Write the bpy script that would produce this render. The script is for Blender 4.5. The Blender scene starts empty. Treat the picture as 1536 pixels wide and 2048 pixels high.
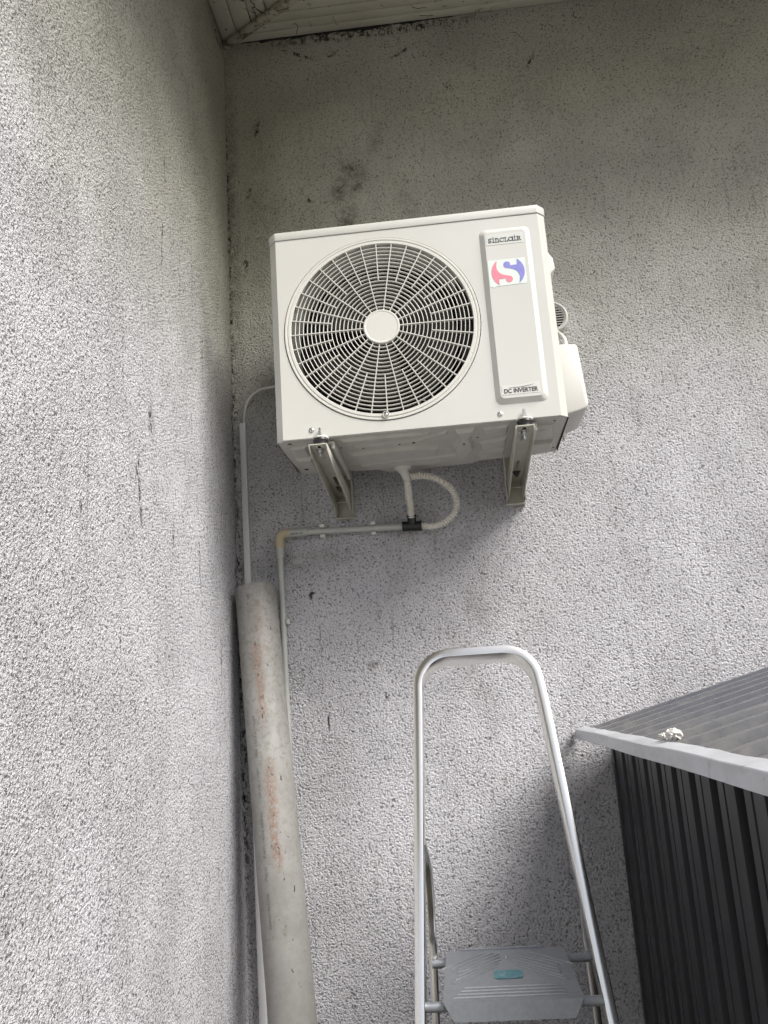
import bpy, bmesh, math, random
from mathutils import Vector, Matrix
random.seed(7)
R = math.radians
# ------------------------------------------------------------------ camera, sky, sun, exposure
sc = bpy.context.scene
cam_d = bpy.data.cameras.new("camera"); cam = bpy.data.objects.new("camera", cam_d)
sc.collection.objects.link(cam); sc.camera = cam
r_ = Vector((0.99370819, 0.09078232, -0.06559416)); u_ = Vector((0.08438304, -0.22174969, 0.97144561)); f_ = Vector((-0.0736446, 0.9708685, 0.22801497))
cam.matrix_world = Matrix(((r_.x, u_.x, -f_.x, 0), (r_.y, u_.y, -f_.y, 0), (r_.z, u_.z, -f_.z, 0), (0, 0, 0, 1)))
cam_d.sensor_fit = 'VERTICAL'; cam_d.sensor_height = 24; cam_d.sensor_width = 18
cam_d.lens = 24 * 1680 / 2048; cam_d.clip_start = 0.02; cam_d.clip_end = 500
world = bpy.data.worlds.new("World"); sc.world = world; world.use_nodes = True
wn = world.node_tree; bg = wn.nodes["Background"]
SUN_EL, SUN_AZ = R(45), R(128)          # azimuth clockwise from +Y (into the wall)
sky = wn.nodes.new("ShaderNodeTexSky"); sky.sky_type = 'NISHITA'; sky.sun_disc = False
sky.sun_elevation = SUN_EL; sky.sun_rotation = SUN_AZ; sky.dust_density = 4; sky.air_density = 1; sky.ozone_density = 1
hs = wn.nodes.new("ShaderNodeHueSaturation"); hs.inputs["Saturation"].default_value = 0.6
wn.links.new(sky.outputs[0], hs.inputs["Color"]); wn.links.new(hs.outputs[0], bg.inputs[0]); bg.inputs[1].default_value = 0.125
sl = bpy.data.lights.new("sun", 'SUN'); sl.energy = 4.1; sl.angle = R(32); sl.color = (1, 0.97, 0.92)
so = bpy.data.objects.new("sun", sl); sc.collection.objects.link(so)
sdir = Vector((math.sin(SUN_AZ) * math.cos(SUN_EL), math.cos(SUN_AZ) * math.cos(SUN_EL), math.sin(SUN_EL)))
so.rotation_euler = sdir.to_track_quat('Z', 'Y').to_euler(); so.location = (3, -3, 6)
sc.view_settings.view_transform = 'Standard'; sc.view_settings.look = 'None'; sc.view_settings.gamma = 1
sc.view_settings.exposure = 0.32

# ------------------------------------------------------------------ helpers
C = sc.collection
G = -1.6                                   # ground level (the eye is at 0)
WY, WX = 2.3, -0.6                         # faces of the two walls
BASE = {}
def tag(o, label=None, cat=None, group=None, kind=None):
    if label: o['label'] = label
    if cat: o['category'] = cat
    if group: o['group'] = group
    if kind: o['kind'] = kind
    return o
def thing(name, loc, label, cat, group=None):
    o = bpy.data.objects.new(name, None); C.objects.link(o); o.location = loc
    o.empty_display_size = 0.05; BASE[o] = Vector(loc)
    return tag(o, label, cat, group)
def obj(name, bm, mat, parent=None, smooth=35, loc=None):
    base = BASE.get(parent, Vector((0, 0, 0))) if parent else Vector(loc or (0, 0, 0))
    bmesh.ops.recalc_face_normals(bm, faces=bm.faces[:])
    if base.length > 0: bmesh.ops.translate(bm, verts=bm.verts[:], vec=-base)
    me = bpy.data.meshes.new(name); bm.to_mesh(me); bm.free()
    for p in me.polygons: p.use_smooth = smooth > 0
    me.set_sharp_from_angle(angle=R(smooth))
    for m in (mat if isinstance(mat, (list, tuple)) else [mat]): me.materials.append(m)
    o = bpy.data.objects.new(name, me); C.objects.link(o)
    if parent: o.parent = parent; BASE[o] = base
    else: o.location = base; BASE[o] = base
    return o
def copy_tree(o, delta, parent=None):
    c = o.copy(); C.objects.link(c)
    if parent: c.parent = parent
    else: c.location = o.location + Vector(delta)
    for ch in list(o.children): copy_tree(ch, delta, c)
    return c
def box(bm, x0, x1, y0, y1, z0, z1, bev=0, M=None, mi=0):
    ret = bmesh.ops.create_cube(bm, size=1)
    vs = ret['verts']
    for v in vs: v.co = Vector((x0 + (v.co.x + .5) * (x1 - x0), y0 + (v.co.y + .5) * (y1 - y0), z0 + (v.co.z + .5) * (z1 - z0)))
    fs = list({f for v in vs for f in v.link_faces})
    for f in fs: f.material_index = mi
    if bev:
        es = list({e for v in vs for e in v.link_edges})
        rr = bmesh.ops.bevel(bm, geom=es, offset=bev, segments=2, affect='EDGES', profile=0.5)
        vs = list({v for f in rr['faces'] for v in f.verts} | {v for v in vs if v.is_valid})
    if M:
        for v in vs: v.co = M @ v.co
    return vs
def prism(bm, pts, off, bev=0, mi=0):
    """pts: list of Vector in one plane; extruded by vector off."""
    a = [bm.verts.new(p) for p in pts]; b = [bm.verts.new(Vector(p) + Vector(off)) for p in pts]
    n = len(pts); fs = [bm.faces.new(a), bm.faces.new(b[::-1])]
    for i in range(n): fs.append(bm.faces.new((a[i], b[i], b[(i + 1) % n], a[(i + 1) % n])))
    for f in fs: f.material_index = mi
    if bev:
        bmesh.ops.recalc_face_normals(bm, faces=fs)
        bmesh.ops.bevel(bm, geom=list({e for v in a + b for e in v.link_edges}), offset=bev, segments=2, affect='EDGES', profile=0.5)
    return a, b
def frustum(bm, lo, hi):
    a = [bm.verts.new(p) for p in lo]; b = [bm.verts.new(p) for p in hi]; n = len(lo)
    bm.faces.new(b)
    for i in range(n): bm.faces.new((a[i], b[i], b[(i + 1) % n], a[(i + 1) % n]))
def frame(d):
    d = d.normalized(); a = Vector((0, 0, 1)) if abs(d.z) < .9 else Vector((0, 1, 0))
    x = d.cross(a).normalized(); return x, x.cross(d).normalized(), d
def tube(bm, pts, rad, seg=16, caps=True, mi=0):
    """pts list of Vector, rad number or list."""
    pts = [Vector(p) for p in pts]; rad = rad if isinstance(rad, (list, tuple)) else [rad] * len(pts)
    rings = []; x = None
    for i, p in enumerate(pts):
        d = (pts[min(i + 1, len(pts) - 1)] - pts[max(i - 1, 0)])
        if d.length < 1e-9: d = pts[i] - pts[i - 2] if i > 1 else pts[-1] - pts[0]
        d.normalize()
        if x is None: x, y, _ = frame(d)
        else: x = (x - d * x.dot(d)).normalized(); y = d.cross(x)
        y = d.cross(x)
        rings.append([bm.verts.new(p + (x * math.cos(2 * math.pi * k / seg) + y * math.sin(2 * math.pi * k / seg)) * rad[i]) for k in range(seg)])
    for a, b in zip(rings, rings[1:]):
        for k in range(seg):
            f = bm.faces.new((a[k], a[(k + 1) % seg], b[(k + 1) % seg], b[k])); f.material_index = mi
    if caps:
        for rr in (rings[0][::-1], rings[-1]): bm.faces.new(rr).material_index = mi
    return rings
def lathe(bm, c, axis, prof, seg=32, a0=0, mi=0):
    """prof list of (distance along axis, radius)."""
    x, y, d = frame(Vector(axis)); c = Vector(c); prev = None
    for h, rr in prof:
        if rr < 1e-6: ring = [bm.verts.new(c + d * h)]
        else: ring = [bm.verts.new(c + d * h + (x * math.cos(a0 + 2 * math.pi * k / seg) + y * math.sin(a0 + 2 * math.pi * k / seg)) * rr) for k in range(seg)]
        if prev:
            for k in range(seg):
                a, b, e, g = prev[k % len(prev)], prev[(k + 1) % len(prev)], ring[(k + 1) % len(ring)], ring[k % len(ring)]
                vs = []
                for v in (a, b, e, g):
                    if v not in vs: vs.append(v)
                if len(vs) > 2: bm.faces.new(vs).material_index = mi
        prev = ring
def sweep_rect(bm, pts, n, w, d, rc=0.003, mi=0):
    """rectangular tube: pts the outer-front centre line, n the direction into depth; w width in plane, d depth along n."""
    pts = [Vector(p) for p in pts]; n = Vector(n).normalized(); rings = []
    sec = []
    for (sx, sy, a0) in ((1, 0, -90), (1, 1, 0), (-1, 1, 90), (-1, 0, 180)):
        for k in range(4):
            a = R(a0 + 30 * k); sec.append((sx * (w / 2 - rc) + rc * math.cos(a), (d - rc if sy else rc) + rc * math.sin(a)))
    for i, p in enumerate(pts):
        t = (pts[min(i + 1, len(pts) - 1)] - pts[max(i - 1, 0)]).normalized(); s = t.cross(n).normalized()
        rings.append([bm.verts.new(p + s * a + n * b) for a, b in sec])
    m = len(sec)
    for a, b in zip(rings, rings[1:]):
        for k in range(m): bm.faces.new((a[k], a[(k + 1) % m], b[(k + 1) % m], b[k])).material_index = mi
    bm.faces.new(rings[0][::-1]); bm.faces.new(rings[-1])
def rrect(x0, x1, z0, z1, rad, y, n=6):
    out = []
    for cx, cz, a0 in ((x1 - rad, z1 - rad, 0), (x0 + rad, z1 - rad, 90), (x0 + rad, z0 + rad, 180), (x1 - rad, z0 + rad, 270)):
        for k in range(n + 1):
            a = R(a0 + 90 * k / n); out.append(Vector((cx + rad * math.cos(a), y, cz + rad * math.sin(a))))
    return out
def text_bm(s, size, fn, extr=0.0, space=1.0, bold=0.0):
    """built-in font text as mesh, every vertex mapped by fn(x, y)."""
    cu = bpy.data.curves.new("t", 'FONT'); cu.body = s; cu.size = size; cu.space_character = space; cu.offset = bold
    o = bpy.data.objects.new("t", cu); C.objects.link(o)
    dg = bpy.context.evaluated_depsgraph_get(); me = bpy.data.meshes.new_from_object(o.evaluated_get(dg))
    bm = bmesh.new(); bm.from_mesh(me)
    bmesh.ops.subdivide_edges(bm, edges=[e for e in bm.edges if e.calc_length() > size * .3], cuts=2)
    bpy.data.objects.remove(o); bpy.data.curves.remove(cu); bpy.data.meshes.remove(me)
    xs = [v.co.x for v in bm.verts]; x0, x1 = min(xs), max(xs)
    for v in bm.verts: v.co = fn((v.co.x - x0) / (x1 - x0), v.co.y / size)
    return bm
def arc(cx, cy, rad, a0, a1, n=10): return [(cx + rad * math.cos(R(a0 + (a1 - a0) * k / n)), cy + rad * math.sin(R(a0 + (a1 - a0) * k / n))) for k in range(n + 1)]
def smooth_path(pts, n=8):
    pts = [Vector(p) for p in pts]; out = []
    P = [pts[0] * 2 - pts[1]] + pts + [pts[-1] * 2 - pts[-2]]
    for i in range(1, len(P) - 2):
        for k in range(n):
            t = k / n; a, b, c, d = P[i - 1], P[i], P[i + 1], P[i + 2]
            out.append(0.5 * ((2 * b) + (c - a) * t + (2 * a - 5 * b + 4 * c - d) * t * t + (3 * b - a - 3 * c + d) * t ** 3))
    out.append(pts[-1]); return out

# ------------------------------------------------------------------ materials
class NT:
    def __init__(s, name):
        s.m = bpy.data.materials.new(name); s.m.use_nodes = True; s.t = s.m.node_tree; s.b = s.t.nodes["Principled BSDF"]
    def n(s, typ, **kw):
        nd = s.t.nodes.new("ShaderNode" + typ)
        for k, v in kw.items(): setattr(nd, k, v)
        return nd
    def put(s, sock, v):
        if isinstance(v, bpy.types.NodeSocket): s.t.links.new(v, sock)
        else:
            if isinstance(v, (tuple, list)) and len(v) == 3 and sock.type == 'RGBA': v = (*v, 1)
            sock.default_value = v
    def obj(s): return s.n("TexCoord").outputs["Object"]
    def pos(s): return s.n("NewGeometry").outputs["Position"]
    def uv(s): return s.n("UVMap").outputs[0]
    def noise(s, vec, scale, detail=3, rough=.55, dist=0):
        nd = s.n("TexNoise"); s.put(nd.inputs["Vector"], vec); nd.inputs["Scale"].default_value = scale
        nd.inputs["Detail"].default_value = detail; nd.inputs["Roughness"].default_value = rough; nd.inputs["Distortion"].default_value = dist
        return nd.outputs[0]
    def voro(s, vec, scale, feat='F1', out=0, rnd=1):
        nd = s.n("TexVoronoi", feature=feat); s.put(nd.inputs["Vector"], vec); nd.inputs["Scale"].default_value = scale
        nd.inputs["Randomness"].default_value = rnd
        return nd.outputs[out]
    def map(s, v, a, b, c=0, d=1, smooth=True):
        nd = s.n("MapRange"); nd.interpolation_type = 'SMOOTHSTEP' if smooth else 'LINEAR'
        s.put(nd.inputs[0], v)
        for i, x in enumerate((a, b, c, d)): nd.inputs[i + 1].default_value = x
        return nd.outputs[0]
    def math(s, op, a, b=0.0):
        nd = s.n("Math", operation=op); s.put(nd.inputs[0], a); s.put(nd.inputs[1], b); return nd.outputs[0]
    def mix(s, f, a, b, mode='MIX'):
        nd = s.n("Mix", data_type='RGBA', blend_type=mode); s.put(nd.inputs["Factor"], f); s.put(nd.inputs[6], a); s.put(nd.inputs[7], b); return nd.outputs[2]
    def mapping(s, vec, loc=(0, 0, 0), rot=(0, 0, 0), sc_=(1, 1, 1), typ='POINT'):
        nd = s.n("Mapping", vector_type=typ); s.put(nd.inputs[0], vec); nd.inputs["Location"].default_value = loc
        nd.inputs["Rotation"].default_value = rot; nd.inputs["Scale"].default_value = sc_; return nd.outputs[0]
    def blob(s, vec, c, size, rot=(0, 0, 0)):
        """soft spot: 1 at c, 0 outside the ellipsoid 'size' turned by rot."""
        v = s.mapping(vec, loc=c, rot=rot, sc_=size, typ='TEXTURE')
        ln = s.n("VectorMath", operation='LENGTH'); s.put(ln.inputs[0], v); return s.map(ln.outputs["Value"], 1, 0.0)
    def bump(s, h, strength, dist):
        nd = s.n("Bump"); nd.inputs["Strength"].default_value = strength; nd.inputs["Distance"].default_value = dist
        s.put(nd.inputs["Height"], h); s.t.links.new(nd.outputs[0], s.b.inputs["Normal"])
    def set(s, color=None, rough=None, metal=None, spec=None, coat=None):
        if color is not None: s.put(s.b.inputs["Base Color"], color)
        if rough is not None: s.put(s.b.inputs["Roughness"], rough)
        if metal is not None: s.put(s.b.inputs["Metallic"], metal)
        if spec is not None: s.put(s.b.inputs["Specular IOR Level"], spec)
        if coat is not None: s.put(s.b.inputs["Coat Weight"], coat); s.b.inputs["Coat Roughness"].default_value = .12
        return s.m
def simple(name, col, rough=.5, metal=0, var=.12, scale=12, bump=0, coat=None, spec=None):
    t = NT(name); p = t.obj(); n = t.noise(p, scale, 4)
    if var < .03: return t.set(t.mix(t.map(n, .3, .7), tuple(x * (1 - var) for x in col), tuple(min(1, x * (1 + var)) for x in col)), rough, metal, coat=coat, spec=spec)
    c = t.mix(t.map(n, .3, .7), tuple(x * (1 - var) for x in col), tuple(min(1, x * (1 + var)) for x in col))
    rr = t.map(t.noise(p, scale * 3, 3), .3, .7, max(0, rough - .06), min(1, rough + .08))
    if bump: t.bump(t.noise(p, scale * 12, 3), .4, bump)
    return t.set(c, rr, metal, coat=coat, spec=spec)

def stucco(name, blobs, streaks, pits=(.175, .175, .19)):
    """blobs: (centre, size, rot, strength, colour key); streaks the same but with a hard ragged edge."""
    t = NT(name); p = t.pos()
    w = t.n("VectorMath", operation='ADD'); t.put(w.inputs[0], p)
    wn_ = t.n("TexNoise"); t.put(wn_.inputs["Vector"], p); wn_.inputs["Scale"].default_value = 130; wn_.inputs["Detail"].default_value = 2
    sc2 = t.n("VectorMath", operation='SCALE'); t.put(sc2.inputs[0], wn_.outputs["Color"]); sc2.inputs["Scale"].default_value = .006
    t.put(w.inputs[1], sc2.outputs[0]); q = w.outputs[0]
    v1 = t.voro(q, 215, 'SMOOTH_F1'); n1 = t.noise(q, 185, 3, .62, .5); n2 = t.noise(p, 520, 2)
    h = t.math('ADD', t.math('MULTIPLY', v1, -0.55), t.math('ADD', t.math('MULTIPLY', n1, 1.1), t.math('MULTIPLY', n2, .28)))
    sk = t.noise(t.mapping(p, sc_=(60, 60, 3.2)), 1.0, 4, .65)
    amp = t.map(t.noise(p, 5.5, 3), .3, .7, .75, 1.15)
    t.bump(t.math('MULTIPLY', h, amp), 1.0, .015)
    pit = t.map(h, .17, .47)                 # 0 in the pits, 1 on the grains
    big = t.noise(t.mapping(p, sc_=(1, 1, .5)), 2.2, 5, .62)
    mid = t.noise(t.mapping(p, sc_=(1, 1, .35)), 9, 4, .6)
    light = t.mix(t.map(big, .35, .65), (.79, .79, .84), (.71, .705, .745))
    light = t.mix(t.math('MULTIPLY', t.map(mid, .48, .75), .18), light, (.33, .325, .30))
    # eaves shade and olive ground bounce painted into the upper wall, with some grime
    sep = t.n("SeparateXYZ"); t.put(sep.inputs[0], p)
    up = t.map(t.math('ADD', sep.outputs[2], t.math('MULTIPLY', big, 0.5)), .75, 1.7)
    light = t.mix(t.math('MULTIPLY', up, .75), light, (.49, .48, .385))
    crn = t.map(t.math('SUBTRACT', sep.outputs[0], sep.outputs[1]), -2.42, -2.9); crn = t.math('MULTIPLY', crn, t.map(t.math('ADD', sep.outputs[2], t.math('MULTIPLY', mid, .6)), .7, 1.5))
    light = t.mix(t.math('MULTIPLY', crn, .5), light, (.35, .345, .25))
    light = t.mix(t.math('MULTIPLY', t.math('MULTIPLY', t.map(sk, .56, .68), t.map(t.noise(p, 60, 3, .7), .42, .58)), .6), light, (.30, .29, .27))
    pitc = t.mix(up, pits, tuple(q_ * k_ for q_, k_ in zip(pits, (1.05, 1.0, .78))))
    col = t.mix(t.math('POWER', pit, .9), pitc, light)  # pits painted darker for crevice dirt and their small contact shadows
    acc = None
    for c, s, rot, k in blobs:
        b = t.math('MULTIPLY', t.blob(p, c, s, rot), k); acc = b if acc is None else t.math('MAXIMUM', acc, b)
    if acc is not None:
        rag = t.map(t.noise(p, 55, 4, .7), .36, .6, .25, 1)
        col = t.mix(t.math('MULTIPLY', acc, rag), col, (.10, .095, .065))
    acc = None
    for c, s, rot, k in streaks:
        b = t.math('MULTIPLY', t.blob(p, c, s, rot), k); acc = b if acc is None else t.math('MAXIMUM', acc, b)
    if acc is not None:
        rag = t.map(t.noise(t.mapping(p, sc_=(1, 1, .6)), 85, 5, .75), .47, .58)
        col = t.mix(t.math('MULTIPLY', t.map(acc, 0, .6), rag), col, (.035, .032, .028))
    # flecks of dirt caught in the plaster
    vd = t.voro(p, 17); ran = t.voro(p, 17, out=1); rs = t.n("SeparateColor"); t.put(rs.inputs[0], ran)
    on = t.math('MULTIPLY', t.map(rs.outputs[0], .82, .84), t.map(t.math('ADD', vd, t.math('MULTIPLY', n1, .10)), .125, .085))
    col = t.mix(t.math('MULTIPLY', on, .75), col, (.045, .038, .03))
    return t.set(col, .93, spec=.25)
V = Vector
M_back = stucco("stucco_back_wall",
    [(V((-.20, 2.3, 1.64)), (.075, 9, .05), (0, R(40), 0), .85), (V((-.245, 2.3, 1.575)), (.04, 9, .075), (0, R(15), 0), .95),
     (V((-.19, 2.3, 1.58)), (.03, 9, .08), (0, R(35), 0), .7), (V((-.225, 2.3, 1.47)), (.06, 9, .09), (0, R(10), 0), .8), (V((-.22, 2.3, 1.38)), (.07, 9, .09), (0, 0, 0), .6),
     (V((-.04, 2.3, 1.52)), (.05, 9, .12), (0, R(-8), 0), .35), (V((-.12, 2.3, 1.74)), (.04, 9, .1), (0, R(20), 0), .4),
     (V((-.50, 2.3, 1.45)), (.10, 9, .7), (0, 0, 0), .28), (V((-.59, 2.3, 1.5)), (.05, 9, 1.0), (0, 0, 0), .6), (V((-.43, 2.3, .42)), (.3, 9, .06), (0, R(-5), 0), .35),  # tall blobs by the corner: grime with the corner's soft shade painted in
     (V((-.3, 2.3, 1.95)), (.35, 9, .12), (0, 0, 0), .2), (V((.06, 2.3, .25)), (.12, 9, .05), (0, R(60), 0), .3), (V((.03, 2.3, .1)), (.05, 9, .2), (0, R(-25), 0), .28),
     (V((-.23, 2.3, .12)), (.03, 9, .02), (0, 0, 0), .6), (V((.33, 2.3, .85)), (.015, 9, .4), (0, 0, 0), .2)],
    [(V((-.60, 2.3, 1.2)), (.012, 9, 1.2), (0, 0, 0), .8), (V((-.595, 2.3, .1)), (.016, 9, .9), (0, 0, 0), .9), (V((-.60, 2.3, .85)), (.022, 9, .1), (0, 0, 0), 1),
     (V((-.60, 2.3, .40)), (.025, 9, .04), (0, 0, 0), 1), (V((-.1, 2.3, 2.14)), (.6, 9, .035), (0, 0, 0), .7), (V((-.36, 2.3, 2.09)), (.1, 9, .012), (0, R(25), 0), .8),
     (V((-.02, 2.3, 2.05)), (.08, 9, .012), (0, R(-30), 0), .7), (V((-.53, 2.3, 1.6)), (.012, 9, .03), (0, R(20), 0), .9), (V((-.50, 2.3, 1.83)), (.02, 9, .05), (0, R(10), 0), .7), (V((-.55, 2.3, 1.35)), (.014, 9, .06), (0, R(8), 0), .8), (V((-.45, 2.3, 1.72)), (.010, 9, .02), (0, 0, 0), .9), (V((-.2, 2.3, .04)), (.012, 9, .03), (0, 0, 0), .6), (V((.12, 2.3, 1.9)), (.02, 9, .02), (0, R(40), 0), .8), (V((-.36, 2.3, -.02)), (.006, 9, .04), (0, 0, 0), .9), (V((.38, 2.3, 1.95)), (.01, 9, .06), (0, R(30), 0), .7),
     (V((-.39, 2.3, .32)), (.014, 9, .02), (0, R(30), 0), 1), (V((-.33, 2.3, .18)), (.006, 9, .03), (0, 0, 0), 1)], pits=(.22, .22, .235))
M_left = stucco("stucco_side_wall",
    [(V((-.6, 2.27, 1.0)), (9, .08, 1.3), (0, 0, 0), .28), (V((-.6, 2.05, .95)), (9, .05, .3), (R(8), 0, 0), .22), (V((-.6, 1.63, .62)), (9, .03, .07), (0, 0, 0), .5),  # long bands along the corner mix grime with painted corner shade
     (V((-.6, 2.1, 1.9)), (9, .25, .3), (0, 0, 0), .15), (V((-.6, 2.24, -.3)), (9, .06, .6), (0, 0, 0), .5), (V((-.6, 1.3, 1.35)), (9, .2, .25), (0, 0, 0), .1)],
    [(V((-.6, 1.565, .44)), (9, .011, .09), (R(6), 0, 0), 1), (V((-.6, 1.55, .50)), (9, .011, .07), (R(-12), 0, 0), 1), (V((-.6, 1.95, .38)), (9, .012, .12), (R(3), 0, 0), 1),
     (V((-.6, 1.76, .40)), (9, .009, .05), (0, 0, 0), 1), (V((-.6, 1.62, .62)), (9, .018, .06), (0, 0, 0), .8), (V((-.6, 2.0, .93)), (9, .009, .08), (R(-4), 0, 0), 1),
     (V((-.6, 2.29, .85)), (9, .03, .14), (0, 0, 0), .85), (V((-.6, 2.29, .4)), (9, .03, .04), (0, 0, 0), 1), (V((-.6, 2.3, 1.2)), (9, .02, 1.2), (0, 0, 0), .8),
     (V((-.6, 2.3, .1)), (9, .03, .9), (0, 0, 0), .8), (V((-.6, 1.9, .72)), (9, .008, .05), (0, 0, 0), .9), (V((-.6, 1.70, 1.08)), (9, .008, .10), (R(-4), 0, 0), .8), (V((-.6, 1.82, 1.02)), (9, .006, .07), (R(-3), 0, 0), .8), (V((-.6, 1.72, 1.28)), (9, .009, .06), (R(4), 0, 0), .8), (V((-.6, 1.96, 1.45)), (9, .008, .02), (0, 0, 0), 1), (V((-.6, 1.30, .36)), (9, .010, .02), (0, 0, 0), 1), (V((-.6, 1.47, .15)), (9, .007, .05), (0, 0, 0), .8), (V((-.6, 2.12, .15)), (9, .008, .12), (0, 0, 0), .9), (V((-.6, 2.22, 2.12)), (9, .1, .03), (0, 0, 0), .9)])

M_paint = simple("cream_powder_coat", (.54, .54, .515), .2, var=.004, scale=5, coat=.5)
_nt = M_paint.node_tree; _n = _nt.nodes.new("ShaderNodeTexNoise"); _tc = _nt.nodes.new("ShaderNodeTexCoord"); _b = _nt.nodes.new("ShaderNodeBump")
_nt.links.new(_tc.outputs["Object"], _n.inputs["Vector"]); _n.inputs["Scale"].default_value = 5.5; _n.inputs["Detail"].default_value = 1; _b.inputs["Distance"].default_value = .006; _b.inputs["Strength"].default_value = .5
_nt.links.new(_n.outputs[0], _b.inputs["Height"]); _nt.links.new(_b.outputs[0], _nt.nodes["Principled BSDF"].inputs["Normal"]); _nt.links.new(_b.outputs[0], _nt.nodes["Principled BSDF"].inputs["Coat Normal"])
M_paint2 = simple("cream_sheet_steel", (.50, .495, .46), .42, var=.05, scale=6)
M_plastic = simple("cream_plastic", (.56, .555, .525), .38, var=.008, scale=8)
t = NT("base_pan_paint"); p = t.obj(); n = t.noise(p, 26, 5, .65)
M_pan = t.set(t.mix(t.map(n, .35, .7), (.50, .49, .455), (.44, .43, .40)), .5)
M_dark = simple("dark_interior", (.012, .012, .012), .8)
M_fin = simple("heat_exchanger_metal", (.025, .025, .024), .55, .3)
M_blade = simple("grey_fan_plastic", (.03, .03, .027), .45)
M_brk = simple("beige_bracket_paint", (.46, .455, .39), .38, var=.08, scale=14)
M_rub = simple("black_rubber", (.012, .012, .013), .35)
M_zinc = simple("zinc_bolt", (.55, .55, .53), .3, 1, var=.1, scale=60)
M_hose = simple("white_corrugated_plastic", (.66, .64, .59), .45, var=.06, scale=30)
M_pvc = simple("grey_conduit_plastic", (.40, .41, .395), .4, var=.06, scale=10)
M_elb = simple("beige_elbow_plastic", (.46, .39, .27), .42, var=.08, scale=20)
M_tee = simple("black_tee_plastic", (.008, .010, .010), .35)
M_trunk = simple("white_trunking_plastic", (.56, .56, .575), .4, var=.03, scale=6)
M_cable = simple("grey_cable_sheath", (.52, .52, .51), .45)
M_ink = simple("printed_dark_ink", (.05, .05, .055), .5, var=0)
M_ink2 = simple("faded_printing_ink", (.12, .12, .115), .6, var=.2, scale=120)
M_white = simple("label_white", (.62, .69, .66), .3, var=.01)
M_pink = simple("label_pink_red", (.66, .22, .29), .3, var=.03, scale=40)
M_blue = simple("label_violet_blue", (.22, .22, .55), .3, var=.03, scale=40)
M_paper = simple("crumpled_white_paper", (.66, .65, .62), .8, var=.05, scale=40)
M_mark = simple("marker_ink", (.01, .01, .01), .5, var=0)

t = NT("weathered_soffit_boards"); p = t.obj(); n = t.noise(p, 5, 5, .6)
c = t.mix(t.map(n, .3, .7), (.52, .50, .44), (.42, .40, .345))
v = t.voro(p, 30); c = t.mix(t.math('MULTIPLY', t.map(v, .16, .08), t.map(t.noise(p, 12, 2), .5, .6)), c, (.06, .05, .04))
lines = t.map(t.math('ABSOLUTE', t.math('SUBTRACT', t.noise(p, 7, 3, .6), .5)), .012, .003)
c = t.mix(t.math('MULTIPLY', lines, t.map(t.noise(t.mapping(p, loc=(5, 5, 5)), 4, 2), .54, .6)), c, (.08, .065, .05))
M_soff = t.set(c, .6)
t = NT("grimy_corner_strip"); p = t.obj(); n = t.noise(p, 28, 5, .7)
M_strip = t.set(t.mix(t.map(n, .45, .6), (.40, .37, .30), (.11, .10, .075)), .8)
M_tile = simple("brown_roof_tile", (.14, .07, .05), .8, scale=8)

t = NT("anthracite_cladding"); p = t.obj(); n = t.noise(t.mapping(p, sc_=(3, 3, .6)), 6, 4)
M_clad = t.set(t.mix(t.map(n, .35, .7), (.010, .0115, .015), (.014, .016, .020)), t.map(n, .3, .7, .30, .40), 0, spec=.30)
t = NT("dusty_anthracite_roof"); p = t.obj()
n = t.noise(t.mapping(p, sc_=(1.6, 40, 1.6)), 2, 5, .6); n2 = t.noise(p, 38, 5, .7)
sep = t.n("SeparateXYZ"); t.put(sep.inputs[0], p)       # x from the shed's middle: the eaves lie at about -.65
low = t.map(sep.outputs[0], -.35, -.68, .0, 1)
dust = t.math('MULTIPLY', t.math('ADD', t.math('MULTIPLY', t.map(n, .54, .72), .4), t.math('MULTIPLY', low, .3)), t.map(n2, .3, .7, .25, 1))
c = t.mix(dust, t.mix(t.map(n2, .3, .7), (.055, .058, .070), (.066, .070, .083)), (.27, .25, .20))
M_roof = t.set(c, t.map(dust, 0, .7, .26, .6, False), 0, spec=1.0)
t = NT("dull_galvanised_trim"); p = t.obj(); n = t.noise(t.mapping(p, sc_=(2, 1, 3)), 8, 6, .7); n2 = t.noise(p, 70, 3)
c = t.mix(t.map(n, .38, .68), (.56, .585, .63), (.47, .485, .51)); c = t.mix(t.math('MULTIPLY', t.map(n2, .6, .75), .4), c, (.2, .19, .17))
M_trim = t.set(c, .42, .2); t.bump(t.noise(p, 7, 1), .3, .003)
t = NT("satin_aluminium"); p = t.obj(); n = t.noise(t.mapping(p, sc_=(60, 60, 1.5)), 8, 4, .6); n2 = t.noise(p, 5, 3, .5)
c = t.mix(t.map(n2, .45, .7), (.84, .83, .80), (.79, .77, .70)); c = t.mix(t.math('MULTIPLY', t.map(t.noise(p, 130, 2), .68, .76), .25), c, (.35, .34, .3))
M_alu = t.set(c, t.map(n, .3, .7, .15, .19), 1.0)
t = NT("zinc_plated_step"); p = t.obj(); n = t.noise(p, 26, 6, .75); v = t.voro(p, 170, out=1); g = t.n("RGBToBW"); t.put(g.inputs[0], v)
c = t.mix(t.map(g.outputs[0], .2, .8), (.32, .34, .375), (.35, .37, .405)); c = t.mix(t.math('MULTIPLY', t.map(n, .58, .7), .35), c, (.42, .43, .44))
M_step = t.set(c, t.map(n, .3, .7, .38, .56), .75)
t = NT("worn_teal_sticker"); p = t.obj(); n = t.noise(p, 110, 4, .7)
M_teal = t.set(t.mix(t.map(n, .50, .60), (.035, .17, .21), (.16, .26, .29)), .45)

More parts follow.
